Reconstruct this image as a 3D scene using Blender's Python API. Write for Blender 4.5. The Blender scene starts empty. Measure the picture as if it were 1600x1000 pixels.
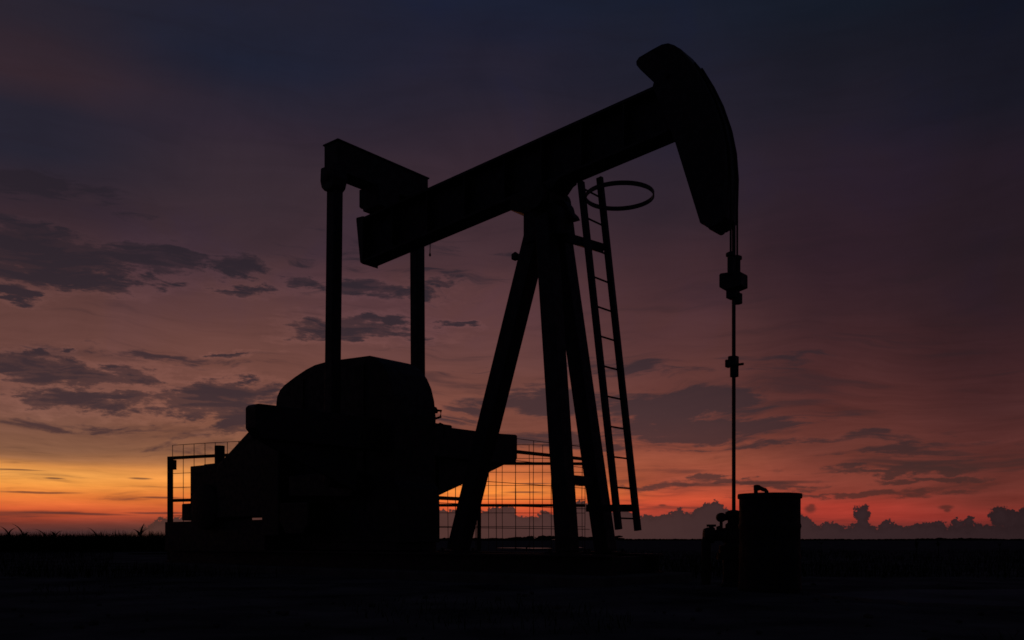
import bpy, bmesh, math, random
from mathutils import Vector, Matrix
random.seed(7)
PI = math.pi
S = bpy.context.scene
COL = S.collection

# ------------------------------------------------------------------ camera, sky, sun, exposure
H = 0.5                      # low tripod, half a metre over the ground
cam = bpy.data.cameras.new('camera'); co = bpy.data.objects.new('camera', cam); COL.objects.link(co)
co.location = (0, 0, H); co.rotation_euler = (PI/2, 0, 0)
cam.sensor_width = 36; cam.lens = 36*1400/1600; cam.shift_y = 343/1600
cam.clip_start = 0.1; cam.clip_end = 30000
S.camera = co
S.view_settings.view_transform = 'Standard'; S.view_settings.look = 'None'
S.view_settings.exposure = 0; S.view_settings.gamma = 1
try: S.view_settings.use_curve_mapping = False
except Exception: pass
S.cycles.filter_width = 1.65

def lin(c):
    r = []
    for v in c:
        v /= 255
        r.append(v/12.92 if v <= .04045 else ((v+.055)/1.055)**2.4)
    return (*r, 1)

world = bpy.data.worlds.new('World'); S.world = world; world.use_nodes = True
T = world.node_tree; T.nodes.clear()
class NT:
    def __init__(s, t): s.t = t
    def n(s, typ, **k):
        x = s.t.nodes.new(typ)
        for a, b in k.items(): setattr(x, a, b)
        return x
    def put(s, sock, v):
        if isinstance(v, bpy.types.NodeSocket): s.t.links.new(v, sock)
        else: sock.default_value = v
    def m(s, op, a, b=0., c=0., clamp=False):
        x = s.n('ShaderNodeMath', operation=op, use_clamp=clamp)
        s.put(x.inputs[0], a); s.put(x.inputs[1], b); s.put(x.inputs[2], c)
        return x.outputs[0]
    def v(s, op, a, b=(0, 0, 0), scale=None):
        x = s.n('ShaderNodeVectorMath', operation=op)
        s.put(x.inputs[0], a); s.put(x.inputs[1], b)
        if scale is not None: s.put(x.inputs['Scale'], scale)
        return x.outputs['Value'] if op in ('LENGTH', 'DOT_PRODUCT') else x.outputs['Vector']
    def comb(s, a, b, c=0.):
        x = s.n('ShaderNodeCombineXYZ'); s.put(x.inputs[0], a); s.put(x.inputs[1], b); s.put(x.inputs[2], c)
        return x.outputs[0]
    def mr(s, v, a, b, c=0., d=1., kind='SMOOTHSTEP'):
        x = s.n('ShaderNodeMapRange', interpolation_type=kind, clamp=True)
        s.put(x.inputs['Value'], v); s.put(x.inputs['From Min'], a); s.put(x.inputs['From Max'], b)
        s.put(x.inputs['To Min'], c); s.put(x.inputs['To Max'], d)
        return x.outputs['Result']
    def noise(s, vec, scale=1., detail=4., rough=.55, dist=0., col=False):
        x = s.n('ShaderNodeTexNoise'); s.put(x.inputs['Vector'], vec)
        s.put(x.inputs['Scale'], scale); s.put(x.inputs['Detail'], detail)
        s.put(x.inputs['Roughness'], rough); s.put(x.inputs['Distortion'], dist)
        return x.outputs['Color'] if col else x.outputs[0]
    def ramp(s, fac, stops, mode='LINEAR'):
        x = s.n('ShaderNodeValToRGB'); r = x.color_ramp; r.interpolation = mode
        while len(r.elements) > 1: r.elements.remove(r.elements[-1])
        for i, (p, c) in enumerate(stops):
            e = r.elements[0] if i == 0 else r.elements.new(p)
            e.position = p; e.color = c
        s.put(x.inputs[0], fac)
        return x.outputs[0]
    def mix(s, f, a, b, mode='MIX'):
        x = s.n('ShaderNodeMix', data_type='RGBA', blend_type=mode)
        s.put(x.inputs[0], f); s.put(x.inputs[6], a); s.put(x.inputs[7], b)
        return x.outputs[2]

def sky():
    g = NT(T)
    d = g.n('ShaderNodeTexCoord').outputs['Generated']
    sx = g.n('ShaderNodeSeparateXYZ'); g.put(sx.inputs[0], d)
    X, Y, Z = sx.outputs
    az = g.m('ARCTAN2', X, Y)                                   # azimuth, 0 straight ahead
    hyp = g.m('SQRT', g.m('ADD', g.m('MULTIPLY', X, X), g.m('MULTIPLY', Y, Y)))
    el = g.m('MAXIMUM', g.m('DIVIDE', Z, g.m('MAXIMUM', hyp, .02)), -.03)   # tangent of elevation
    back = g.mr(g.m('ABSOLUTE', az), .56, 1.35)                  # 0 towards the sunset, 1 behind
    A = lambda px: math.atan((px-800)/1400)
    def EL(px, py): return (843-py)/1400*math.cos(A(px))
    q = g.comb(az, el)
    # broad wandering of the colour bands, so no band is ruler straight
    w0 = g.noise(g.comb(g.m('MULTIPLY', az, 1.0), g.m('MULTIPLY', el, 3.5)), 2.2, 3.0, .5)
    elw = g.m('ADD', el, g.m('MULTIPLY', g.m('SUBTRACT', w0, .5), g.mr(el, .03, .35, .012, .13)))
    cols = [
     (50,  [(830,(66,42,42)),(818,(104,52,44)),(808,(152,64,45)),(792,(196,88,48)),(772,(216,118,54)),(754,(230,150,68)),(738,(230,158,78)),(724,(202,134,70)),(714,(144,98,66)),(700,(122,85,64)),(640,(106,75,64)),(560,(98,69,63)),(480,(93,66,62)),(400,(70,51,54)),(340,(60,46,52)),(300,(50,40,48)),(230,(36,36,49)),(170,(37,36,49)),(115,(50,38,46)),(60,(45,36,45)),(0,(35,34,46))]),
     (380, [(830,(74,50,46)),(815,(120,60,48)),(802,(178,78,48)),(778,(216,112,52)),(752,(222,138,64)),(736,(208,134,70)),(722,(170,112,68)),(705,(132,90,66)),(680,(122,83,65)),(620,(112,77,66)),(560,(102,71,64)),(480,(84,60,60)),(400,(60,47,54)),(300,(54,44,52)),(220,(46,38,50)),(150,(37,35,49)),(80,(29,33,50)),(0,(31,32,46))]),
     (760, [(830,(96,56,48)),(805,(180,72,48)),(790,(212,92,48)),(772,(240,140,60)),(748,(208,114,60)),(720,(168,92,60)),(700,(142,82,61)),(670,(116,73,61)),(620,(112,74,64)),(560,(97,67,64)),(480,(86,60,61)),(400,(66,49,55)),(300,(55,42,51)),(220,(46,37,48)),(150,(38,34,47)),(70,(29,31,48)),(0,(26,31,49))]),
     (1060,[(830,(96,50,46)),(800,(172,64,48)),(780,(188,76,50)),(755,(150,72,54)),(720,(144,76,57)),(690,(124,68,56)),(640,(100,62,56)),(560,(84,55,53)),(480,(66,46,50)),(400,(56,41,48)),(330,(48,38,47)),(220,(36,32,44)),(120,(28,29,42)),(0,(23,29,44))]),
     (1310,[(830,(90,44,42)),(810,(150,52,43)),(792,(160,56,45)),(770,(122,56,46)),(740,(116,57,47)),(700,(100,54,47)),(650,(87,50,46)),(600,(74,45,45)),(500,(56,38,43)),(400,(44,32,41)),(250,(37,30,41)),(150,(27,27,38)),(80,(24,26,37)),(0,(20,26,38))]),
     (1560,[(830,(80,38,38)),(808,(128,46,40)),(790,(112,48,41)),(760,(100,48,42)),(700,(84,44,41)),(640,(68,40,40)),(580,(56,35,38)),(500,(42,30,36)),(380,(36,28,35)),(250,(34,27,37)),(150,(24,24,35)),(0,(18,21,32))]),
    ]
    EM = .66
    base = None; prev = None
    for px, st in cols:
        stops = [(max(0, EL(px, y))/EM, lin(c)) for y, c in st]
        r = g.ramp(g.m('DIVIDE', elw, EM, clamp=True), stops)
        if base is None: base = r
        else: base = g.mix(g.mr(az, A(prev), A(px), kind='SMOOTHSTEP'), base, r)
        prev = px
    # away from the sunset the sky falls off to plain twilight
    ns = g.n('ShaderNodeTexSky', sky_type='NISHITA', sun_disc=False)
    ns.sun_elevation = math.radians(-3); ns.sun_rotation = math.radians(-14)
    tw = g.ramp(g.m('DIVIDE', el, 3., clamp=True), [(0, lin((34,29,37))), (.06, lin((27,26,37))), (.25, lin((16,19,31))), (1, lin((13,16,28)))])
    tw = g.v('ADD', tw, g.v('SCALE', ns.outputs[0], scale=.03))
    base = g.mix(g.mr(el, .55, 2.2), base, tw)
    base = g.mix(back, base, tw)
    base = g.v('MULTIPLY', base, g.mix(g.mr(el, .07, .15), (1.13, 1.08, 1.04, 1), g.mix(g.mr(el, .28, .46), (1.13, .95, .94, 1), (1.10, 1.03, 1.02, 1))))
    # ---- thin streaks and veils
    ax = lambda k: g.m('MULTIPLY', az, k)
    ey = lambda k: g.m('MULTIPLY', el, k)
    bend = g.noise(g.comb(ax(3.), ey(7.), 9.), 1.4, 3., .5)      # lets the streaks rise and dip
    eb = g.m('ADD', el, g.m('MULTIPLY', g.m('SUBTRACT', bend, .5), g.mr(el, 0., .25, .015, .10, 'LINEAR')))
    eby = lambda k: g.m('MULTIPLY', eb, k)
    def con(v, lo=.30, hi=.70): return g.m('SUBTRACT', g.mr(v, lo, hi, 0., 2., 'LINEAR'), 1.)
    s1 = g.noise(g.comb(ax(3.2), eby(30)), 1.6, 7.0, .60, .5)
    s2 = g.noise(g.comb(ax(9), eby(90), 3.), 1.5, 6.0, .62, .4)
    s3 = g.noise(g.comb(ax(5), ey(5), 4.), 1.2, 5.0, .6, .8)
    lo = g.mr(el, .0, .34, 1., 0.)
    k = g.m('ADD', 1., g.m('MULTIPLY', con(s1), g.m('ADD', g.m('MULTIPLY', lo, .15), .04)))
    k = g.m('ADD', k, g.m('MULTIPLY', con(s2), g.m('ADD', g.m('MULTIPLY', lo, .11), .012)))
    k = g.m('ADD', k, g.m('MULTIPLY', con(s3), .085))
    base = g.v('SCALE', base, scale=k)
    # wandering of hue between the pink and the slate parts of the veil
    hue = g.m('MULTIPLY', g.mr(s3, .50, .66), g.mr(el, .10, .30, 0., .42))
    base = g.mix(hue, base, g.v('MULTIPLY', base, (.80, .85, 1.06)))
    # cloud colour by height, dimmer to the right
    cc = g.ramp(g.m('DIVIDE', el, EM, clamp=True), [(0, lin((70,45,44))), (.06, lin((94,52,46))), (.10, lin((80,52,49))), (.15, lin((70,49,50))), (.20, lin((65,48,51))), (.28, lin((56,43,48))), (.40, lin((47,38,45))), (.50, lin((41,34,42))), (.62, lin((38,32,42))), (1, lin((30,28,40)))])
    cc = g.v('SCALE', cc, scale=g.mr(az, A(900), A(1560), 1., .66))
    cc = g.v('SCALE', cc, scale=g.m('SUBTRACT', 1., g.m('MULTIPLY', back, .62)))
    veil = g.m('MULTIPLY', g.mr(s1, .47, .30), g.mr(el, .02, .34, .75, .12))
    base = g.mix(veil, base, cc)
    # ---- separate dark clouds
    wn = g.noise(g.comb(ax(9), ey(22)), 1.5, 6.0, .65, col=True)
    wv = g.v('MULTIPLY', g.v('SUBTRACT', wn, (.5, .5, .5)), (.10, .045, 0))
    qw = g.v('ADD', q, wv)
    rag = g.noise(g.comb(ax(22), ey(62), 7.), 1.5, 7.0, .66)
    rag2 = g.noise(g.comb(ax(7), eby(52), 1.), 1.6, 7.0, .62, .5)
    def field(lst):
        out = None
        for px, py, rx, ry, st in lst:
            a = A(px); c = math.cos(a)
            ct = (a, EL(px, py), 0)
            sc = (1400/(rx*c*c), 1400/(ry*c), 0)
            L = g.v('LENGTH', g.v('MULTIPLY', g.v('SUBTRACT', qw, ct), sc))
            val = g.m('MULTIPLY', g.m('SUBTRACT', 1.0, L), st)
            out = val if out is None else g.m('MAXIMUM', out, val)
        return out
    soft = field([(1060,634,150,36,1.5),(1090,674,190,25,1.4),(850,628,140,26,.9),(740,640,70,22,.7),(1200,664,110,14,.7),(1240,692,160,10,.7),
                  (1385,704,130,13,.7),(1400,731,190,8,.9),(1490,722,150,14,.5),(1500,744,150,6,.8),(1160,757,170,8,.8),(1330,770,200,6,.6),(880,690,120,12,.6),(1000,757,80,6,.6),
                  (60,292,130,26,.85),(150,312,90,16,.6),(10,345,50,24,.6),(1030,575,260,12,.35),(640,425,120,30,.25),(420,700,200,10,.35),(150,668,160,9,.4),(250,560,120,8,.35)])
    ms = g.mr(g.m('ADD', soft, g.m('MULTIPLY', con(rag2), .62)), .0, .55)
    base = g.mix(g.m('MULTIPLY', ms, .86), base, cc)
    crisp = field([(75,402,200,42,1.5),(225,400,95,30,1.3),(60,368,90,18,1.),(15,430,80,24,1.),(20,458,50,13,.9),(150,450,60,12,.8),(215,436,70,9,.5),
                   (368,417,56,17,.9),(470,441,46,10,.8),(390,453,50,7,.6),(560,452,60,16,.95),(625,462,60,13,.9),(690,441,44,8,.8),
                   (550,514,110,22,1.2),(600,528,70,9,.8),(705,507,26,6,.8),(40,572,110,24,1.25),(110,592,120,20,1.2),(110,625,90,20,1.),(205,585,60,15,.9),(180,622,70,9,.7),
                   (340,622,115,28,1.3),(385,645,60,24,.95),(300,632,60,18,.8),(420,606,40,9,.7),(103,549,18,6,.9),(36,552,30,8,.8),(255,642,60,8,.4),(355,553,44,4,.7)])
    cv = g.m('ADD', crisp, g.m('ADD', g.m('MULTIPLY', con(rag), .50), g.m('MULTIPLY', con(rag2), .34)))
    mc = g.m('MULTIPLY', g.mr(cv, -.08, .40), g.mr(g.m('ADD', cv, g.m('MULTIPLY', con(rag2), .8)), .1, .9, .70, 1.))
    halo = g.m('MULTIPLY', g.m('SUBTRACT', g.mr(cv, -.65, .0), g.mr(cv, -.08, .4), clamp=True), g.mr(el, .36, .16, .04, .22))
    base = g.v('SCALE', base, scale=g.m('ADD', 1., halo))
    base = g.mix(g.m('MULTIPLY', mc, .95), base, cc)
    # knife thin bars low over the glow
    def bars(lst):
        out = None
        for px, py, rx, ry in lst:
            a = A(px); c = math.cos(a)
            e2 = g.m('ADD', el, g.m('MULTIPLY', g.m('SUBTRACT', s1, .5), .006))
            L = g.v('LENGTH', g.v('MULTIPLY', g.v('SUBTRACT', g.comb(az, e2), (a, EL(px, py), 0)), (1400/(rx*c*c), 1400/(ry*c), 0)))
            v = g.mr(L, 1., .3)
            out = v if out is None else g.m('MAXIMUM', out, v)
        return out
    mb = bars([(60,769,90,2.6),(120,803,120,2.4),(250,801,70,2.4),(250,778,50,2.2),(20,734,70,2.),(85,748,22,2.),(220,747,26,2.2),(820,769,50,2.5),(835,755,40,1.8),(1035,790,9,3.2),(1100,757,70,5),(1200,753,120,4),(1266,795,13,9),(1268,791,8,6),(1478,792,17,5),(1480,796,8,5)])
    base = g.mix(g.m('MULTIPLY', mb, .75), base, g.v('SCALE', cc, scale=.9))
    # ---- bank of cumulus along the horizon
    cn = g.noise(g.comb(g.m('MULTIPLY', az, 46), g.m('MULTIPLY', el, 46), 2.), 1.3, 4.0, .6, col=True)
    cn2 = g.noise(g.comb(g.m('MULTIPLY', az, 150), g.m('MULTIPLY', el, 150), 5.), 1.2, 3.0, .55, col=True)
    cn3 = g.noise(g.comb(g.m('MULTIPLY', az, 420), g.m('MULTIPLY', el, 420), 8.), 1.2, 3.0, .6, col=True)
    off = g.v('ADD', g.v('SCALE', g.v('SUBTRACT', cn, (.5, .5, .5)), scale=.020), g.v('ADD', g.v('SCALE', g.v('SUBTRACT', cn2, (.5, .5, .5)), scale=.013), g.v('SCALE', g.v('SUBTRACT', cn3, (.5, .5, .5)), scale=.006)))
    qb = g.v('ADD', q, off)
    sb = g.n('ShaderNodeSeparateXYZ'); g.put(sb.inputs[0], qb)
    hs = [(170,3),(205,10),(245,32),(300,36),(420,40),(560,40),(690,46),(725,50),(738,40),(760,50),(800,52),(812,38),(838,36),(850,50),(862,40),(890,58),(918,62),(940,50),(1000,40),(1045,40),(1060,50),(1075,42),(1095,52),(1116,64),(1136,48),(1165,40),(1200,46),(1262,36),(1275,24),(1600,22),(1700,30)]
    a0, a1 = A(170), A(1700)
    hr = g.ramp(g.m('DIVIDE', g.m('SUBTRACT', sb.outputs[0], a0), a1-a0, clamp=True), [((A(p)-a0)/(a1-a0), (h/80*math.cos(A(p)),)*3+(1,)) for p, h in hs])
    top = g.m('MULTIPLY', hr, 80/1400)
    over = g.m('MULTIPLY', g.m('SUBTRACT', top, sb.outputs[1]), 1400/6.)
    def blobs(lst):
        out = None
        for px, py, rx, ry in lst:
            a = A(px); c = math.cos(a)
            L = g.v('LENGTH', g.v('MULTIPLY', g.v('SUBTRACT', qb, (a, EL(px, py), 0)), (1400/(rx*c*c), 1400/(ry*c), 0)))
            v = g.m('MULTIPLY', g.m('SUBTRACT', 1., L), 2.2)
            out = v if out is None else g.m('MAXIMUM', out, v)
        return out
    tw2 = blobs([(1347,806,14,18),(1352,820,14,11),(1388,819,10,7),(1450,821,10,5),(1466,819,8,7),(1495,818,11,8),(1512,815,11,10),(1562,806,17,18),(1585,812,20,14),(1604,812,20,18)])
    mk = g.mr(g.m('MAXIMUM', over, tw2), -.12, .30)
    mk = g.m('MULTIPLY', mk, g.mr(az, A(150), A(215)))
    mk = g.m('MULTIPLY', mk, g.mr(el, -.02, -.005))
    bc = g.ramp(g.m('DIVIDE', g.m('SUBTRACT', az, a0), a1-a0, clamp=True), [(0, lin((84,54,47))), (.3, lin((82,53,48))), (.5, lin((74,49,47))), (.65, lin((64,43,43))), (.8, lin((53,36,38))), (1, lin((43,29,31)))])
    bc = g.v('SCALE', bc, scale=g.m('SUBTRACT', 1., g.m('MULTIPLY', back, .6)))
    bc = g.v('SCALE', bc, scale=g.m('ADD', .90, g.m('MULTIPLY', g.noise(g.comb(g.m('MULTIPLY', az, 30), g.m('MULTIPLY', el, 60)), 1., 4.), .2)))
    bc = g.v('SCALE', bc, scale=g.mr(g.m('MAXIMUM', over, tw2), 0., 2.2, .84, 1.))
    base = g.mix(mk, base, bc)
    base = g.mix(g.mr(Z, -.004, -.02), base, lin((8, 7, 8)))         # dark land below the skyline
    bg = g.n('ShaderNodeBackground'); g.put(bg.inputs[0], base); bg.inputs[1].default_value = 1.0
    out = g.n('ShaderNodeOutputWorld'); g.put(out.inputs[0], bg.outputs[0])
sky()

sun = bpy.data.lights.new('sun', 'SUN'); so = bpy.data.objects.new('sun', sun); COL.objects.link(so)
sun.energy = 0.008; sun.angle = math.radians(.5); sun.color = (1, .45, .2)      # the sun has just gone
sd = Vector((math.sin(math.radians(-14)), math.cos(math.radians(-14)), math.tan(math.radians(.5))))
so.rotation_euler = sd.to_track_quat('Z', 'Y').to_euler()

# ------------------------------------------------------------------ materials
def mat(name, c1, c2, rough=.6, metal=0., scale=6., bump=.15, detail=6.):
    m = bpy.data.materials.new(name); m.use_nodes = True
    g = NT(m.node_tree); b = m.node_tree.nodes['Principled BSDF']
    tc = g.n('ShaderNodeTexCoord').outputs['Object']
    n = g.noise(tc, scale, detail, .6)
    g.put(b.inputs['Base Color'], g.ramp(n, [(.32, (*c1, 1)), (.68, (*c2, 1))]))
    b.inputs['Specular IOR Level'].default_value = .5 if rough < .85 and name != 'leaf' else 0.
    b.inputs['Roughness'].default_value = rough; b.inputs['Metallic'].default_value = metal
    g.put(b.inputs['Roughness'], g.mr(g.noise(tc, scale*2.3, 4.), .3, .7, max(.05, rough-.12), min(1, rough+.12)))
    if bump:
        bp = g.n('ShaderNodeBump'); bp.inputs['Strength'].default_value = bump; bp.inputs['Distance'].default_value = .02
        g.put(bp.inputs['Height'], g.noise(tc, scale*5, 5.)); g.put(b.inputs['Normal'], bp.outputs[0])
    return m
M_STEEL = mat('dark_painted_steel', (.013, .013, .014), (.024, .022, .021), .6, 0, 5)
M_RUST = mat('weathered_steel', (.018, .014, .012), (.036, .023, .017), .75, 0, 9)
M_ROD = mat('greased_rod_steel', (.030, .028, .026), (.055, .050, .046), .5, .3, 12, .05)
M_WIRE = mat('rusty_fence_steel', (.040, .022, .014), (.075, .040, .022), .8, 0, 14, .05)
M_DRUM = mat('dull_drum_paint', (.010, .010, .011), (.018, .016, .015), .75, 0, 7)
M_CONC = mat('concrete', (.10, .098, .092), (.17, .165, .155), .9, 0, 4, .4)
M_SOIL = mat('bare_soil', (.035, .035, .036), (.17, .17, .172), .95, 0, .9, .6, 10)
M_GRAVEL = mat('pale_gravel', (.05, .05, .053), (.24, .24, .25), .95, 0, .55, .7, 10)
M_LEAF = mat('leaf', (.014, .022, .010), (.030, .038, .018), .8, 0, 8, .1)
M_STONE = mat('stone', (.05, .05, .05), (.11, .105, .10), .9, 0, 8, .3)
M_WATER = mat('muddy_water', (.02, .018, .015), (.03, .027, .022), .14, 0, 2, .0)
_b = M_WATER.node_tree.nodes['Principled BSDF']
for _l in list(_b.inputs['Roughness'].links): M_WATER.node_tree.links.remove(_l)
_b.inputs['Roughness'].default_value = .02
M_WATER.node_tree.nodes['Principled BSDF'].inputs['IOR'].default_value = 1.33

# ------------------------------------------------------------------ helpers
def tag(o, label=None, cat=None, group=None, kind=None):
    if label: o['label'] = label
    if cat: o['category'] = cat
    if group: o['group'] = group
    if kind: o['kind'] = kind
    return o
def obj(name, bm, m, parent=None, bevel=0, smooth=False):
    bmesh.ops.recalc_face_normals(bm, faces=bm.faces)
    if bevel:
        try: bmesh.ops.bevel(bm, geom=[e for e in bm.edges if e.calc_face_angle(0) > .5], offset=bevel, segments=2, profile=.5, affect='EDGES', clamp_overlap=True)
        except Exception: pass
    me = bpy.data.meshes.new(name); bm.to_mesh(me); bm.free()
    if smooth:
        for p in me.polygons: p.use_smooth = True
        try: me.set_sharp_from_angle(angle=.7)
        except Exception: pass
    me.materials.append(m)
    o = bpy.data.objects.new(name, me); COL.objects.link(o)
    if parent: o.parent = parent
    return o
def mesh_copy(o, parent, loc=None, mtx=None):
    c = o.copy(); COL.objects.link(c); c.parent = parent
    if loc is not None: c.location = loc
    return c
def thing(name, label, cat, loc, rz=0, group=None):
    o = bpy.data.objects.new(name, None); o.empty_display_size = .3; COL.objects.link(o)
    o.location = loc; o.rotation_euler = (0, 0, rz)
    return tag(o, label, cat, group)
def box(bm, x0, x1, y0, y1, z0, z1):
    vs = [bm.verts.new((x, y, z)) for x in (x0, x1) for y in (y0, y1) for z in (z0, z1)]
    for f in ((0,1,3,2),(4,6,7,5),(0,4,5,1),(2,3,7,6),(0,2,6,4),(1,5,7,3)): bm.faces.new([vs[i] for i in f])
    return bm
def B(*a): return box(bmesh.new(), *a)
def prism(bm, pts, y0, y1, axis='y'):
    """closed outline in the u-z plane (axis y) or v-z plane (axis x), given real thickness"""
    f = (lambda p, t: (p[0], t, p[1])) if axis == 'y' else (lambda p, t: (t, p[0], p[1]))
    a = [bm.verts.new(f(p, y0)) for p in pts]; b = [bm.verts.new(f(p, y1)) for p in pts]
    bm.faces.new(a); bm.faces.new(b[::-1])
    for i in range(len(pts)):
        j = (i+1) % len(pts); bm.faces.new((a[i], b[i], b[j], a[j]))
    return bm
def P(*a, **k): return prism(bmesh.new(), *a, **k)
def frame_of(d):
    d = d.normalized(); up = Vector((0, 0, 1)) if abs(d.z) < .9 else Vector((1, 0, 0))
    x = d.cross(up).normalized(); return x, x.cross(d).normalized()
def tube(bm, pts, r, n=8, cap=True, r1=None):
    pts = [Vector(p) for p in pts]; rings = []
    for i, p in enumerate(pts):
        d = pts[min(i+1, len(pts)-1)] - pts[max(i-1, 0)]
        x, y = frame_of(d)
        rr = r if r1 is None else r + (r1-r)*i/(len(pts)-1)
        rings.append([bm.verts.new(p + rr*(math.cos(2*PI*k/n)*x + math.sin(2*PI*k/n)*y)) for k in range(n)])
    for a, b in zip(rings, rings[1:]):
        for k in range(n): bm.faces.new((a[k], a[(k+1) % n], b[(k+1) % n], b[k]))
    if cap: bm.faces.new(rings[0]); bm.faces.new(rings[-1])
    return bm
def TB(pts, r, n=8, **k): return tube(bmesh.new(), pts, r, n, **k)
def bar(bm, a, b, w, h, side=None):
    """square-section bar from a to b; side = direction of the width"""
    a, b = Vector(a), Vector(b); d = (b-a).normalized()
    s = Vector(side) if side else frame_of(d)[0]
    s = (s - d*s.dot(d)).normalized(); t = d.cross(s)
    q = []
    for p in (a, b): q += [bm.verts.new(p + s*w/2*i + t*h/2*j) for i, j in ((-1,-1),(1,-1),(1,1),(-1,1))]
    for f in ((0,1,2,3),(7,6,5,4),(0,4,5,1),(1,5,6,2),(2,6,7,3),(3,7,4,0)): bm.faces.new([q[i] for i in f])
    return bm
def BR(*a, **k): return bar(bmesh.new(), *a, **k)
def lathe(bm, prof, c=(0, 0, 0), n=32, axis='z'):
    rings = []
    for r, z in prof:
        ring = []
        for k in range(n):
            a = 2*PI*k/n; p = (r*math.cos(a), r*math.sin(a), z)
            if axis == 'y': p = (p[0], p[2], p[1])
            if axis == 'x': p = (p[2], p[0], p[1])
            ring.append(bm.verts.new((p[0]+c[0], p[1]+c[1], p[2]+c[2])))
        rings.append(ring)
    for a, b in zip(rings, rings[1:]):
        for k in range(n): bm.faces.new((a[k], a[(k+1) % n], b[(k+1) % n], b[k]))
    bm.faces.new(rings[0]); bm.faces.new(rings[-1])
    return bm
def LT(*a, **k): return lathe(bmesh.new(), *a, **k)
def bolt_heads(pts, axis, parent, r=.022, t=.02):
    for p in pts: obj('bolt', LT([(r, -t), (r, t)], p, 6, axis), M_RUST, parent)

# ------------------------------------------------------------------ setting: ground
ROT = math.radians(-40)
WELL = Vector((2.355, 9.53, 0))
U = Vector((math.cos(ROT), math.sin(ROT), 0)); V = Vector((-math.sin(ROT), math.cos(ROT), 0))
def wp(u, v, z=0): return WELL + U*u + V*v + Vector((0, 0, z))

bm = bmesh.new(); R = random.Random(3)
rings = [0, 1.5, 2.5, 3.2, 4, 4.8, 5.6, 6.5, 7.5, 8.6, 10, 12, 15, 20, 28, 40, 60, 100, 200, 500, 1500, 5000, 14000]
NA = 96; prev = None
for i, r in enumerate(rings):
    if i == 0: ring = [bm.verts.new((0, 0, 0))]
    else:
        ring = []
        for k in range(NA):
            a = 2*PI*k/NA; amp = .018 if 2 < r < 12 else (.03 if r < 60 else 0)
            ring.append(bm.verts.new((r*math.cos(a), r*math.sin(a), R.uniform(-amp, amp*.3))))
    if prev:
        if len(prev) == 1:
            for k in range(NA): bm.faces.new((prev[0], ring[k], ring[(k+1) % NA]))
        else:
            for k in range(NA): bm.faces.new((prev[k], ring[k], ring[(k+1) % NA], prev[(k+1) % NA]))
    prev = ring
o = obj('ground', bm, M_SOIL, smooth=True); tag(o, kind='structure')

def patch(name, pts, z, m, sub=3, jit=.12, seed=1):
    rr = random.Random(seed); loop = []
    for i, a in enumerate(pts):
        b = pts[(i+1) % len(pts)]
        for s in range(sub):
            t = s/sub; d = math.hypot(b[0]-a[0], b[1]-a[1])*jit
            loop.append((a[0]+(b[0]-a[0])*t+rr.uniform(-d, d), a[1]+(b[1]-a[1])*t+rr.uniform(-d, d)))
    bm = bmesh.new()
    top = [bm.verts.new((x, y, z)) for x, y in loop]
    bot = [bm.verts.new((x, y, -.08)) for x, y in loop]
    bm.faces.new(top)
    for i in range(len(loop)):
        j = (i+1) % len(loop); bm.faces.new((top[i], top[j], bot[j], bot[i]))
    return tag(obj(name, bm, m), kind='structure')
patch('gravel_track', [(2.75, 8.0), (4.2, 8.9), (9.5, 9.3), (14, 9.6), (14, 5.6), (8, 5.8), (4.5, 6.2), (3.1, 6.9)], .014, M_GRAVEL, 5, .06, 5)
def puddle(cx, cy, lx, ly, seed):
    pts = [(cx+lx*math.cos(a), cy+ly*math.sin(a)) for a in [2*PI*k/10 for k in range(10)]]
    patch('puddle', pts, .018, M_WATER, 3, .12, seed)
puddle(1.33, 50, .85, 2.2, 2); puddle(.15, 52, 1.1, 1.2, 3); puddle(-12.6, 31, .62, .9, 4); puddle(-31.5, 78, 1.3, 5, 5); puddle(3.9, 55, .5, 1.6, 6)
# concrete pad under the unit
bm = bmesh.new(); box(bm, -10.9, -1.0, -.95, .95, -.1, .10)
o = obj('concrete_pad', bm, M_CONC, bevel=.02); o.location = WELL; o.rotation_euler = (0, 0, ROT); tag(o, kind='structure')

# ------------------------------------------------------------------ pumpjack
pj = thing('pumpjack', 'large dark beam pumping unit with raised horsehead on tripod legs against the sunset', 'pumpjack', WELL, ROT)

def ibeam(name, x0, x1, yc, z0, z1, w, m, parent, tf=.025, tw=.02):
    bm = bmesh.new(); box(bm, x0, x1, yc-w/2, yc+w/2, z0, z0+tf); box(bm, x0, x1, yc-w/2, yc+w/2, z1-tf, z1)
    box(bm, x0+.001, x1-.001, yc-tw/2, yc+tw/2, z0+tf, z1-tf)
    return obj(name, bm, m, parent)
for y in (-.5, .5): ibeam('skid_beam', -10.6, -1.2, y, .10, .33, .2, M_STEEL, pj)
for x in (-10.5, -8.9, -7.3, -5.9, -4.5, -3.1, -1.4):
    obj('cross_member', B(x-.06, x+.06, -.485, .485, .13, .30), M_STEEL, pj)

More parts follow.
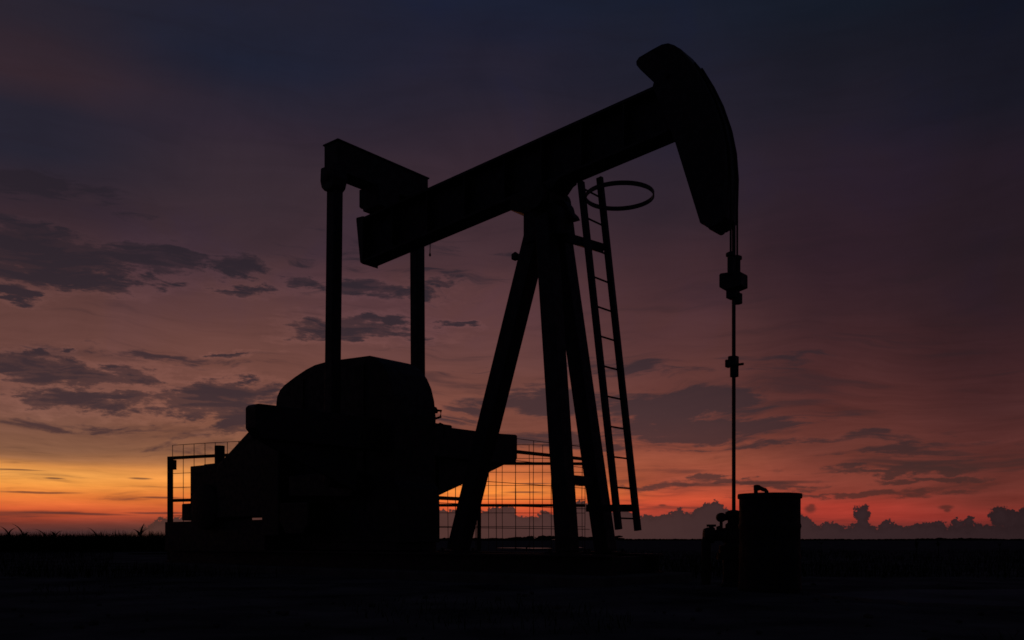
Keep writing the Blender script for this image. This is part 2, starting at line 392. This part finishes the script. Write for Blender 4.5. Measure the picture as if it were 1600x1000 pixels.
# samson post: two front legs, one rear leg
def leg(a, b, s, side):
    o = obj('post_leg', BR(a, b, s, s, side), M_STEEL, pj, bevel=.012)
    p = Vector(a)
    bm = bmesh.new(); box(bm, p.x-.2, p.x+.2, p.y-.17, p.y+.17, .332, .355)
    obj('foot_plate', bm, M_STEEL, o)
    bolt_heads([(p.x+i*.16, p.y+j*.13, .365) for i in (-1, 1) for j in (-1, 1)], 'z', o)
    return o
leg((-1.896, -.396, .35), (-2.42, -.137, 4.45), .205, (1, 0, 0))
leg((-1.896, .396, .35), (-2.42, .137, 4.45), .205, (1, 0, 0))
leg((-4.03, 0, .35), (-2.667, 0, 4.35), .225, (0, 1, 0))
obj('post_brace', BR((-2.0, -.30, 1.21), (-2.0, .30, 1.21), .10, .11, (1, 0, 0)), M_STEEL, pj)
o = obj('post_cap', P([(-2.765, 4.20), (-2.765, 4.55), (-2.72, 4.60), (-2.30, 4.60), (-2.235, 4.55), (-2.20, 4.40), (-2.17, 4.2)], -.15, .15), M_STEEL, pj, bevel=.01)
# saddle bearing under the beam
o = obj('center_bearing', P([(-2.975, 4.66), (-2.79, 4.59), (-2.75, 4.55), (-2.36, 4.60), (-2.33, 4.74), (-2.215, 4.85), (-2.16, 4.87), (-2.16, 4.90), (-2.975, 4.84)], -.16, .16), M_STEEL, pj, bevel=.01)
for s in (-1, 1):
    b = obj('bearing_cap', LT([(.02, -.05), (.17, -.05), (.17, .03), (.12, .06), (.02, .06)], (-2.5, s*.24, 4.70), 24, 'y'), M_STEEL, o, smooth=True)
obj('grease_bracket', P([(-2.40, 4.70), (-2.28, 4.68), (-2.22, 4.60), (-2.20, 4.53), (-2.15, 4.48), (-2.12, 4.425), (-2.25, 4.425), (-2.40, 4.45)], .03, .17), M_STEEL, o)
# grease fitting poking out behind the rear leg
bm = TB([(-2.86, 0, 4.10), (-3.0, 0, 4.11)], .018, 8); lathe(bm, [(.01, -.05), (.05, -.03), (.05, .03), (.012, .06)], (-3.02, 0, 4.12), 10)
obj('grease_fitting', bm, M_RUST, pj)

# walking beam
def zt(u): return 5.327 + (u+4.421)*.066
def zb(u): return 4.573 + (u+5.882)*.0833
u0, u1 = -5.80, -.72
fl = .032; fw = .14
bm = bmesh.new()
prism(bm, [(u0, zt(u0)), (u1, zt(u1)), (u1, zt(u1)-fl), (u0, zt(u0)-fl)], -fw, fw)
prism(bm, [(u0, zb(u0)), (u1, zb(u1)), (u1, zb(u1)+fl), (u0, zb(u0)+fl)], -fw, fw)
prism(bm, [(u0+.001, zt(u0)-fl), (u1-.001, zt(u1)-fl), (u1-.001, zb(u1)+fl), (u0+.001, zb(u0)+fl)], -.016, .016)
wb = obj('walking_beam', bm, M_STEEL, pj)
for u in (-5.2, -4.5, -3.8, -3.1, -2.5, -1.9, -1.3):
    for s in (-1, 1):
        bm = bmesh.new(); box(bm, u-.008, u+.008, min(s*.017, s*.13), max(s*.017, s*.13), zb(u)+fl+.002, zt(u)-fl-.002)
        obj('stiffener', bm, M_STEEL, wb)
tp = obj('tail_plate', P([(-5.815, 4.545), (-5.865, 4.58), (-5.955, 5.225), (-5.95, 5.255), (-5.80, 5.245)], -.15, .15), M_STEEL, wb)
bm = TB([(-4.66, .1, 4.67), (-4.665, .1, 4.52)], .006, 6); lathe(bm, [(.004, -.03), (.018, -.01), (.004, .03)], (-4.665, .1, 4.51), 8)
obj('hanging_chain', bm, M_RUST, wb)

# horsehead: two side plates, a curved face plate and a core between
hback = [(-.318, 3.904), (-.622, 4.857), (-.905, 5.559), (-.892, 5.60), (-1.071, 5.805), (-1.116, 5.87), (-1.120, 5.91), (-1.085, 5.945), (-.92, 5.972), (-.79, 5.986), (-.71, 5.972)]
hfront = [(-.635, 5.925), (-.565, 5.862), (-.43, 5.68), (-.285, 5.42), (-.175, 5.18), (-.085, 4.915), (-.032, 4.66), (-.010, 4.377), (-.018, 4.10), (-.03, 3.90)]
hbot = [(-.054, 3.87), (-.150, 3.835), (-.245, 3.842), (-.262, 3.875), (-.30, 3.885)]
prof = hback + hfront + hbot
hh = obj('horsehead', P(prof, -.125, .125), M_STEEL, pj, bevel=.006)
for s in (-1, 1):
    obj('side_plate', P(prof, s*.127 if s > 0 else -.142, .142 if s > 0 else -.127), M_STEEL, hh)
bm = bmesh.new(); fp = hfront[1:]
prism(bm, [(a-.02, b) for a, b in fp] + [(a+.004, b) for a, b in fp[::-1]], -.145, .145)
obj('face_plate', bm, M_ROD, hh)
obj('hinge_pin', TB([(-.72, -.17, 5.62), (-.72, .17, 5.62)], .03, 12), M_RUST, hh)
bm = bmesh.new(); lathe(bm, [(.01, -.11), (.05, -.11), (.05, .11), (.01, .11)], (-.19, 0, 3.855), 16, 'y'); obj('rope_anchor', bm, M_STEEL, hh)

# equalizer across the tail
eq = obj('equalizer', B(-5.80, -5.50, -.86, .89, 5.62, 6.03), M_STEEL, pj, bevel=.008)
bm = bmesh.new(); box(bm, -5.815, -5.485, -.872, .902, 6.031, 6.05); obj('top_flange', bm, M_STEEL, eq)
o = obj('equalizer_bearing', P([(-5.83, 5.62), (-5.83, 5.37), (-5.80, 5.34), (-5.76, 5.335), (-5.74, 5.28), (-5.40, 5.30), (-5.40, 5.62)], -.2, .2), M_STEEL, pj, bevel=.008)
bolt_heads([(-5.84, j*.13, 5.5) for j in (-1, 1)], 'x', o)
# pitman arms
for s, yc in ((-1, -.79), (1, .80)):
    pa = obj('pitman_arm', BR((-5.65, yc, 5.5), (-5.70 if s < 0 else -5.62, yc-.02*(s < 0), 1.30), .165, .165, (1, 0, 0)), M_STEEL, pj, bevel=.015)
    if s < 0:
        bm = P([(-5.80, 5.70), (-5.50, 5.70), (-5.48, 5.52), (-5.52, 5.40), (-5.58, 5.36), (-5.72, 5.36), (-5.78, 5.42), (-5.81, 5.52)], yc-.14, yc+.09)
    else:
        bm = P([(-5.76, 5.66), (-5.54, 5.66), (-5.55, 5.42), (-5.75, 5.42)], yc-.09, yc+.095)
    e = obj('pitman_bearing', bm, M_STEEL, pa, bevel=.02)
    obj('bearing_pin', TB([(-5.65, yc-.17, 5.53), (-5.65, yc+.13, 5.53)], .045, 14), M_RUST, pa)
# cranks with their counterweights, beside the guard
for s in (-1, 1):
    y0, y1 = (.46, .66) if s > 0 else (-.66, -.46)
    cr = obj('crank', P([(-6.9, 1.15), (-6.9, 1.45), (-5.5, 1.48), (-5.4, 1.35), (-5.4, 1.2), (-5.5, 1.1)], y0, y1), M_STEEL, pj, bevel=.015)
    obj('counterweight', P([(-7.05, .78), (-7.05, 1.05), (-6.35, 1.05), (-6.35, .7), (-6.5, .58), (-6.9, .58)], y0-.06, y1+.06), M_STEEL, cr, bevel=.02)
    obj('crank_pin', TB([(-5.66, min(y0, s*.92), 1.3), (-5.66, max(y1, s*.92), 1.3)], .07, 16), M_RUST, cr)
# gear reducer on its pedestal and the rounded guard over it
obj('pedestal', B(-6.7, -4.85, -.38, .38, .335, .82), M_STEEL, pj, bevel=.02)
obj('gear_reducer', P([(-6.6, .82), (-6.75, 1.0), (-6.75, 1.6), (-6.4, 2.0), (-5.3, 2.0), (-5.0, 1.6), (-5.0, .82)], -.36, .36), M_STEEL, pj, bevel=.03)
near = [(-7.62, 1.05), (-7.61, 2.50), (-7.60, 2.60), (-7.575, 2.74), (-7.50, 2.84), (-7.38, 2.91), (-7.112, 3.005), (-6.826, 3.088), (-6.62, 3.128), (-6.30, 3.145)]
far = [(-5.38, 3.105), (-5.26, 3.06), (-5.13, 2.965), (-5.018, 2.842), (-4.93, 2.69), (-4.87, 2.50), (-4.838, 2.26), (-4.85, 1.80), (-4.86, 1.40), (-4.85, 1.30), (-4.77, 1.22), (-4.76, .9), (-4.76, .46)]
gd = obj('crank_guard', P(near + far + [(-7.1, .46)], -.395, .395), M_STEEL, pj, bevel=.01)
for y in (-.40, .40):                                            # folded seams and stays on the sheet
    for u in (-6.9, -6.2, -5.5):
        zt_ = 3.0 if u > -6.5 else 2.95
        obj('stay', B(u-.02, u+.02, min(y, y*1.04), max(y, y*1.04), .9, zt_), M_STEEL, gd)
bm = TB([(-4.87, .41, 2.25), (-4.78, .43, 2.27), (-4.78, .44, 2.36), (-4.87, .42, 2.37)], .018, 8)
bm2 = TB([(-4.85, .38, 2.13), (-4.76, .40, 2.17), (-4.70, .42, 2.14), (-4.69, .42, 2.05), (-4.73, .42, 1.98)], .016, 8)
obj('filler_cap', LT([(.01, -.03), (.045, -.03), (.05, .0), (.03, .05), (.01, .06)], (-4.87, .40, 2.36), 12), M_RUST, gd)
obj('lifting_lug', bm, M_RUST, gd); obj('pipe_loop', bm2, M_RUST, gd)
# transverse cross beam with tapered brackets each side
cb = obj('cross_beam', P([(-2.45, 1.87), (-2.45, 2.13), (-2.41, 2.165), (-2.1, 2.17), (2.0, 2.20), (2.51, 2.225), (2.55, 2.21), (2.55, 1.84), (2.49, 1.76), (2.35, 1.73), (-2.34, 1.745)], -5.32, -5.10, axis='x'), M_STEEL, pj, bevel=.008)
for s in (-1, 1):
    obj('bracket', P([(s*.80, 1.165), (s*2.05, 1.62), (s*2.33, 1.728), (s*.80, 1.728)] , -5.24, -5.18, axis='x'), M_STEEL, cb)
bm = bmesh.new(); box(bm, -5.31, -5.11, .45, 1.02, 2.18, 2.235); obj('step_plate', bm, M_STEEL, cb, bevel=.02)
# belt guard from the engine up to the reducer
obj('belt_guard', P([(-8.80, .85), (-8.80, 1.66), (-8.68, 1.765), (-7.45, 2.44), (-7.30, 2.5), (-7.1, 2.3), (-7.1, .55), (-7.52, .55), (-7.54, .845)], -.70, -.42), M_STEEL, pj, bevel=.02)

# ladder up the front with one safety hoop
ld = obj('ladder', BR((-1.845, -.20, 4.71), (-1.318, -.20, .615), .05, .072, (0, 1, 0)), M_STEEL, pj)
ld.name = 'ladder'
obj('stile', BR((-1.853, .20, 4.89), (-1.312, .20, .605), .05, .072, (0, 1, 0)), M_STEEL, ld)
for i in range(12):
    t = (i*.355+.035)/4.07; p = Vector((-1.841, 0, 4.68)).lerp(Vector((-1.318, 0, .615)), t)
    obj('rung', TB([(p.x, -.178, p.z), (p.x, .178, p.z)], .011, 6), M_STEEL, ld)
bm = bmesh.new(); n = 40; c = Vector((-1.435, 0, 4.505)); ring = []
for k in range(n):
    a = 2*PI*k/n; ring.append([bm.verts.new((c.x+(.395+dr)*math.cos(a), c.y+(.395+dr)*math.sin(a), c.z+dz)) for dr, dz in ((-.006, -.025), (.006, -.025), (.006, .025), (-.006, .025))])
for k in range(n):
    a, b = ring[k], ring[(k+1) % n]
    for i in range(4): bm.faces.new((a[i], a[(i+1) % 4], b[(i+1) % 4], b[i]))
obj('safety_hoop', bm, M_STEEL, ld, smooth=True)
obj('ladder_bracket', BR((-2.25, -.02, 4.21), (-1.74, .10, 3.985), .09, .10), M_STEEL, ld)
obj('ladder_bracket', BR((-1.98, .12, .88), (-1.34, .20, .87), .07, .085), M_STEEL, ld)

# wire ropes, carrier bar, polished rod
for y in (-.077, .077):
    pts = [(hfront[i][0]+.016, y, hfront[i][1]) for i in range(2, 8)] + [(0.006, y, 4.3), (0.006, y, 3.40)]
    obj('wire_rope', TB(pts, .011, 8), M_RUST, pj)
rod = obj('polished_rod', TB([(.004, 0, 3.86), (.004, 0, 3.3), (.004, 0, .55)], .020, 12), M_ROD, pj)
cbp = obj('carrier_bar', P([(-.125, 3.19), (-.125, 3.32), (-.11, 3.335), (.10, 3.32), (.125, 3.30), (.125, 3.165), (.05, 3.15), (-.07, 3.15)], -.085, .085), M_STEEL, pj, bevel=.008)
obj('rope_socket', LT([(.01, -.14), (.034, -.14), (.034, .05), (.05, .055), (.05, .085), (.02, .10)], (.006, -.077, 3.44), 12), M_STEEL, cbp)
obj('rope_socket', LT([(.01, -.14), (.034, -.14), (.034, .05), (.05, .055), (.05, .085), (.02, .10)], (.006, .077, 3.44), 12), M_STEEL, cbp)
obj('clamp_block', B(-.06, .05, -.055, .055, 3.065, 3.155), M_STEEL, cbp, bevel=.006)
obj('load_cell', LT([(.02, -.05), (.055, -.05), (.055, .05), (.02, .05)], (.02, .045, 3.065), 14), M_STEEL, cbp)
obj('rod_clamp', B(-.045, .045, -.045, .045, 2.34, 2.45), M_STEEL, rod, bevel=.01)
obj('clamp_ear', B(-.085, -.05, -.035, .035, 2.335, 2.42), M_STEEL, rod, bevel=.012)
obj('clamp_bolt', TB([(-.06, .03, 2.36), (.10, .03, 2.36)], .014, 6), M_STEEL, rod)
obj('clamp_collar', LT([(.018, -.05), (.045, -.05), (.045, .06), (.018, .06)], (.01, 0, 2.28), 12), M_STEEL, rod)

# ------------------------------------------------------------------ engine on the back of the skid
en = thing('engine', 'dark boxy engine with short exhaust stack at the rear of the pumping unit', 'engine', wp(-9.2, 0, .42), ROT)
def eo(name, bm, m=M_STEEL, par=None, **k): return obj(name, bm, m, par or en, **k)
# local coordinates: u+9.2, v, z-.42
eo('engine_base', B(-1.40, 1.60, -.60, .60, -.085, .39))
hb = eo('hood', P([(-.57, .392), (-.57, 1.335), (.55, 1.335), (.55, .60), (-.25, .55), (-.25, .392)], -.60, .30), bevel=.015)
eo('hood_cap', B(-.30, .52, -.5, .25, 1.336, 1.36), par=hb)
eo('side_door', B(-.45, .40, -.615, -.603, .55, 1.2), par=hb)
eo('vent_grille', B(-.1, .3, -.625, -.617, .75, 1.05), par=hb)
eo('radiator', B(-.85, -.58, -.60, .3, .41, .70), bevel=.02)
eo('exhaust_stack', TB([(-.22, -.25, 1.33), (-.22, -.25, 1.69)], .085, 18), M_RUST, smooth=True)
eo('flywheel', LT([(.05, -.05), (.34, -.05), (.38, -.03), (.38, .03), (.34, .05), (.05, .05)], (.05, -.68, .62), 28, 'y'), M_RUST, smooth=True)

# ------------------------------------------------------------------ wellhead under the rod
wh = thing('wellhead', 'low dark wellhead with valves and gauge at the foot of the rod beside the drum', 'wellhead', wp(0, 0, 0))
def wo(name, bm, m=M_RUST, par=None, **k): return obj(name, bm, m, par or wh, **k)
wo('casing', LT([(.02, 0), (.13, 0), (.13, .03), (.11, .05), (.11, .28), (.17, .29), (.17, .36), (.02, .36)], (0, 0, 0), 24), smooth=True)
wo('tubing_head', LT([(.02, .36), (.15, .36), (.15, .43), (.09, .45), (.09, .58), (.075, .60), (.02, .60)], (0, 0, 0), 24), smooth=True)
wo('stuffing_box', LT([(.02, .60), (.085, .60), (.085, .66), (.06, .68), (.06, .74), (.085, .75), (.085, .79), (.05, .81), (.023, .815)], (0, 0, 0), 20), smooth=True)
t = wo('flow_tee', TB([(.0, 0, .735), (-.13, -.02, .73)], .03, 12))
wo('gauge_body', LT([(.01, -.03), (.05, -.03), (.05, .03), (.01, .03)], (-.135, -.02, .735), 16, 'y'), par=t)
wo('drop_pipe', TB([(-.135, -.02, .69), (-.135, -.02, .56)], .017, 8), par=t)
wo('needle_valve', LT([(.012, -.03), (.035, -.02), (.035, .02), (.012, .03)], (-.152, -.02, .615), 10), par=t)
v = wo('gate_valve', LT([(.02, -.11), (.07, -.10), (.085, -.06), (.085, .0), (.06, .02), (.06, .09), (.08, .11), (.08, .13), (.02, .135)], (-.215, 0, .545), 18, 'x'), smooth=True)
wo('bonnet', LT([(.04, -.02), (.04, .03), (.025, .04), (.025, .06)], (-.235, 0, .59), 14), par=v)
wo('hand_wheel', LT([(.01, -.012), (.05, -.012), (.05, .012), (.01, .012)], (-.235, 0, .648), 18), par=v)
wo('flow_line', TB([(-.28, 0, .52), (-.29, 0, .46), (-.29, 0, .36), (-.29, 0, .02)], .05, 12), smooth=True)

# ------------------------------------------------------------------ oil drum in front of the wellhead
dr = thing('oil_drum', 'dark steel drum with a bent pipe on its lid beside the wellhead', 'drum', (2.516, 8.75, 0), .4)
pr = [(.02, .0), (.29, .0), (.30, .02), (.297, .04)]
for zc in (.33, .63): pr += [(.289, zc-.03), (.298, zc), (.289, zc+.03)]
pr += [(.29, .90)]
body = obj('body', LT(pr+[(.02, .905)], n=48), M_DRUM, dr, smooth=True)
bm = LT([(.288, .895), (.304, .90), (.306, .925), (.302, .945), (.292, .945), (.288, .915)], n=48); 
rim = obj('rim', bm, M_DRUM, dr, smooth=True)
obj('lid', LT([(.05, .912), (.291, .912), (.291, .918), (.05, .92)], n=40), M_DRUM, dr)
pp = [(-.135, .0, .915), (-.135, 0, .985), (-.125, 0, 1.005), (-.10, 0, 1.008), (-.07, 0, .992), (-.045, 0, .985), (-.03, 0, .97), (-.03, 0, .915)]
pp = [Matrix.Rotation(-.4, 3, 'Z') @ Vector(p) for p in pp]
obj('bent_pipe', TB(pp, .02, 10), M_RUST, dr, smooth=True)
obj('pipe_elbow', LT([(.01, -.03), (.031, -.025), (.031, .025), (.01, .03)], pp[2], 12), M_RUST, dr)

# ------------------------------------------------------------------ welded mesh fences
def fence(name, label, a, b, z_rails, z_top, z_bot, posts, step=.28, zstep=.285, rail=.03, short=None, first=.02):
    a, b = Vector((*a, 0)), Vector((*b, 0)); L = (b-a).length; ang = math.atan2(b.y-a.y, b.x-a.x)
    f = thing(name, label, 'fence', a, ang, 'welded mesh fence panels round the pumping unit')
    for i, t in enumerate(posts):
        p = obj('post', B(L*t-.04, L*t+.04, -.04, .04, 0, max(z_rails)+.035), M_WIRE, f)
        if i == 0: obj('latch_box', B(L*t+.041, L*t+.14, -.05, .03, max(z_rails)-.23, max(z_rails)-.036), M_WIRE, p)
    for z in z_rails: obj('rail', B(0, L*(short if short and z == z_rails[-1] else 1), -.08, -.041, z-rail, z+rail), M_WIRE, f)
    w = None; x = first
    R2 = random.Random(len(name)+int(L*10))
    while x < L:
        xx = x + R2.uniform(-.012, .012); j = R2.uniform(-.012, .012)
        obj('wire', TB([(xx, .046, z_bot), (xx+j, .05, (z_bot+z_top)/2), (xx+R2.uniform(-.006, .006), .046, z_top)], .0065, 5), M_WIRE, f)
        x += step
    z = z_top
    while z > z_bot:
        obj('wire', TB([(0, .062, z), (L*.5, .062, z+R2.uniform(-.01, .01)), (L, .062, z)], .0060, 5), M_WIRE, f)
        z -= zstep
    return f
def gp(px, Y): return ((px-800)/1400*Y, Y)
fence('mesh_fence', 'mesh fence panel with corner post left of the engine', gp(266, 18.0), gp(392, 17.15), (2.13, 1.28), 2.40, .35, (0., .98))
fence('mesh_fence', 'long mesh fence panel seen between the tripod legs behind the unit', gp(655, 18.6), gp(914, 18.75), (2.08, 1.21), 2.48, .28, (.36,), first=.05)
fence('mesh_fence', 'mesh fence panel running back at an angle beyond the cross beam', gp(676, 14.42), gp(925, 17.55), (2.05, 1.17), 2.3, .3, (.0,), step=.50, zstep=.40, first=.05, short=.24)

# ------------------------------------------------------------------ vegetation
def blade(bm, p, h, lean, az, w, n=4, curl=1.):
    """one arched leaf with width, from p"""
    d = Vector((math.cos(az), math.sin(az), 0)); s = Vector((-d.y, d.x, 0)); prev = None
    for i in range(n+1):
        t = i/n
        c = Vector(p) + d*lean*h*t**1.6 + Vector((0, 0, h*(t - .28*curl*lean*t**3)))
        ww = w*(1-t)**.7*(.55+.45*min(1, t*4)) + .0006
        a, b = bm.verts.new(c-s*ww), bm.verts.new(c+s*ww)
        if prev: bm.faces.new((prev[0], prev[1], b, a))
        prev = (a, b)
def grass(name, n, area, hr, seed, wr=(.004, .010)):
    rr = random.Random(seed); bm = bmesh.new()
    for _ in range(n):
        p = area(rr)
        if p is None: continue
        tall = .55+.45*math.sin(p[0]*.8+1.3*math.sin(p[1]*.31)) * .5 + .25
        blade(bm, (p[0], p[1], -.03), rr.uniform(*hr)*(tall if name != 'crop_field' else .98+.05*math.sin(p[0]*.35)), rr.uniform(.1, .9), rr.uniform(0, 2*PI), rr.uniform(*wr), 3)
    me = bpy.data.meshes.new(name); bm.to_mesh(me); bm.free(); me.materials.append(M_LEAF)
    o = bpy.data.objects.new(name, me); COL.objects.link(o); return tag(o, kind='stuff')
def left_field(r):
    y = r.uniform(36, 62); x = r.uniform(-.72, -.372)*y; return (x, y)
grass('crop_field', 16000, left_field, (.72, 1.06), 11, (.012, .03))
def verge(r):
    y = 12+26*r.random()**1.3; x = r.uniform(-.75, .75)*y
    q = Vector((x, y, 0)) - WELL; u, v = q.dot(U), q.dot(V)
    if -11.5 < u < .6 and -1.6 < v < 1.6: return None
    if y > 16 and (-.445 < x/y < -.378 or -.03 < x/y < .06): return None
    return (x, y)
grass('rough_grass', 24000, verge, (.08, .28), 12)
def near_weeds(r):
    y = r.uniform(3.6, 11); x = r.uniform(-.7, .7)*y
    if math.sin(x*1.7+2)+math.sin(y*1.3+x) < .7: return None
    q = Vector((x, y, 0)) - WELL; u, v = q.dot(U), q.dot(V)
    if -11.5 < u < .6 and -1.3 < v < 1.3 or x > 2.7: return None
    return (x, y)
grass('low_weeds', 7000, near_weeds, (.03, .12), 13, (.002, .005))
# loose stones on the bare ground
rr = random.Random(5); bm = bmesh.new()
for _ in range(260):
    y = rr.uniform(3.3, 10); x = rr.uniform(-.7, .7)*y; r = .006+.03*rr.random()**3
    m = Matrix.Translation((x, y, r*.05)) @ Matrix.Rotation(rr.uniform(0, 6), 4, 'Z') @ Matrix.Diagonal((r*rr.uniform(.8, 1.5), r, r*rr.uniform(.5, .8), 1))
    bmesh.ops.create_icosphere(bm, subdivisions=1, radius=1, matrix=m)
for v in bm.verts: v.co += Vector((rr.uniform(-.003, .003), rr.uniform(-.003, .003), rr.uniform(-.003, .003)))
tag(obj('loose_stones', bm, M_STONE), kind='stuff')
# far hedges and scrub on the skyline
rr = random.Random(9); bm = bmesh.new()
for i in range(2600):
    a = rr.uniform(-.62, .62); Y = rr.uniform(420, 600); x = math.tan(a)*Y
    hgt = 1.2+1.6*max(0, math.sin(a*19)+.5*math.sin(a*47+1)) if a < .12 else .5+.7*max(0, math.sin(a*31))
    r = rr.uniform(.5, 1.0)
    m = Matrix.Translation((x, Y, hgt*rr.uniform(.2, .8))) @ Matrix.Diagonal((r*rr.uniform(1.2, 3), r, r*.6, 1))
    bmesh.ops.create_icosphere(bm, subdivisions=1, radius=1, matrix=m)
for v in bm.verts: v.co += Vector((rr.uniform(-.25, .25), rr.uniform(-.25, .25), rr.uniform(-.15, .15)))
tag(obj('distant_scrub', bm, M_LEAF), kind='stuff')

def plant(name, label, px, Y, ztop, leaves, seed, group, cat='plant'):
    rr = random.Random(seed); x, y = gp(px, Y)
    t = thing(name, label, cat, (x, y, 0), 0, group)
    sk = .045 if Y < 30 else .085
    big = 1. if Y < 30 else 1.75
    obj('stem', TB([(0, 0, -.03), (.01, 0, ztop*.5), (rr.uniform(-.03, .03), 0, ztop*.64)], .014*big, 6, r1=.008*big), M_LEAF, t)
    for az, lean, h, fr in leaves:
        bm = bmesh.new(); blade(bm, (0, 0, ztop*fr), h*big, lean, az, sk, 7, 1.5)
        obj('leaf', bm, M_LEAF, t)
G1 = 'maize plants standing above the dark field'
plant('maize_plant', 'crop plant at the far left with two forked drooping leaves', 13, 37, 1.25, [(PI, .9, .34, .55), (0, .9, .28, .55), (2, 1.2, .3, .4)], 1, G1)
plant('maize_plant', 'tallest crop plant on the left skyline with one hooked leaf', 36, 37, 1.28, [(PI, .75, .44, .5), (.4, .9, .22, .5), (1.5, 1.1, .3, .4)], 2, G1)
plant('maize_plant', 'crop plant with a long leaf bent flat to the left', 70, 37, 1.25, [(PI, 1.35, .36, .5), (3.6, .8, .2, .6), (.5, 1., .24, .4)], 3, G1)
plant('maize_plant', 'short crop plant drooping right beside the bent leaf one', 86, 37, 1.10, [(0, 1., .26, .55), (2.6, 1., .22, .55)], 4, G1)
plant('maize_plant', 'slender crop plant near the middle of the left skyline', 151, 37, 1.18, [(PI, .8, .36, .5), (.2, .9, .2, .5), (PI+.2, 1.6, .24, .5)], 5, G1)
plant('maize_plant', 'bushy crop plant just left of the mesh fence corner post', 219, 37, 1.18, [(1.2, .35, .40, .5), (PI-.3, .8, .30, .5), (0, .8, .34, .5), (PI, 1.1, .2, .6), (.1, .5, .3, .5)], 6, G1)
G2 = 'weeds on the right hand skyline'
plant('weed', 'thin bent weed just right of the drum', 1283, 24, .46, [(PI, 1.5, .18, .8), (.2, .9, .12, .8)], 7, G2)
plant('weed', 'upright dark weed stub on the right skyline', 1432, 24, .56, [(1.5, .2, .28, .5), (.3, .4, .2, .5), (3.4, .4, .16, .5)], 8, G2)
plant('weed', 'low weed tuft right of the upright stub', 1466, 24, .44, [(0, .8, .16, .7), (PI, .8, .16, .7), (1.6, .4, .14, .8)], 9, G2)
plant('weed', 'small weed tuft at the far right skyline', 1562, 24, .45, [(0, .5, .18, .7), (PI, .6, .14, .7)], 10, G2)
plant('weed', 'feathery weed behind the long mesh fence panel', 822, 21, .50, [(0, 1.3, .2, .6), (PI, 1.2, .2, .6), (.4, .8, .25, .5)], 11, G2)
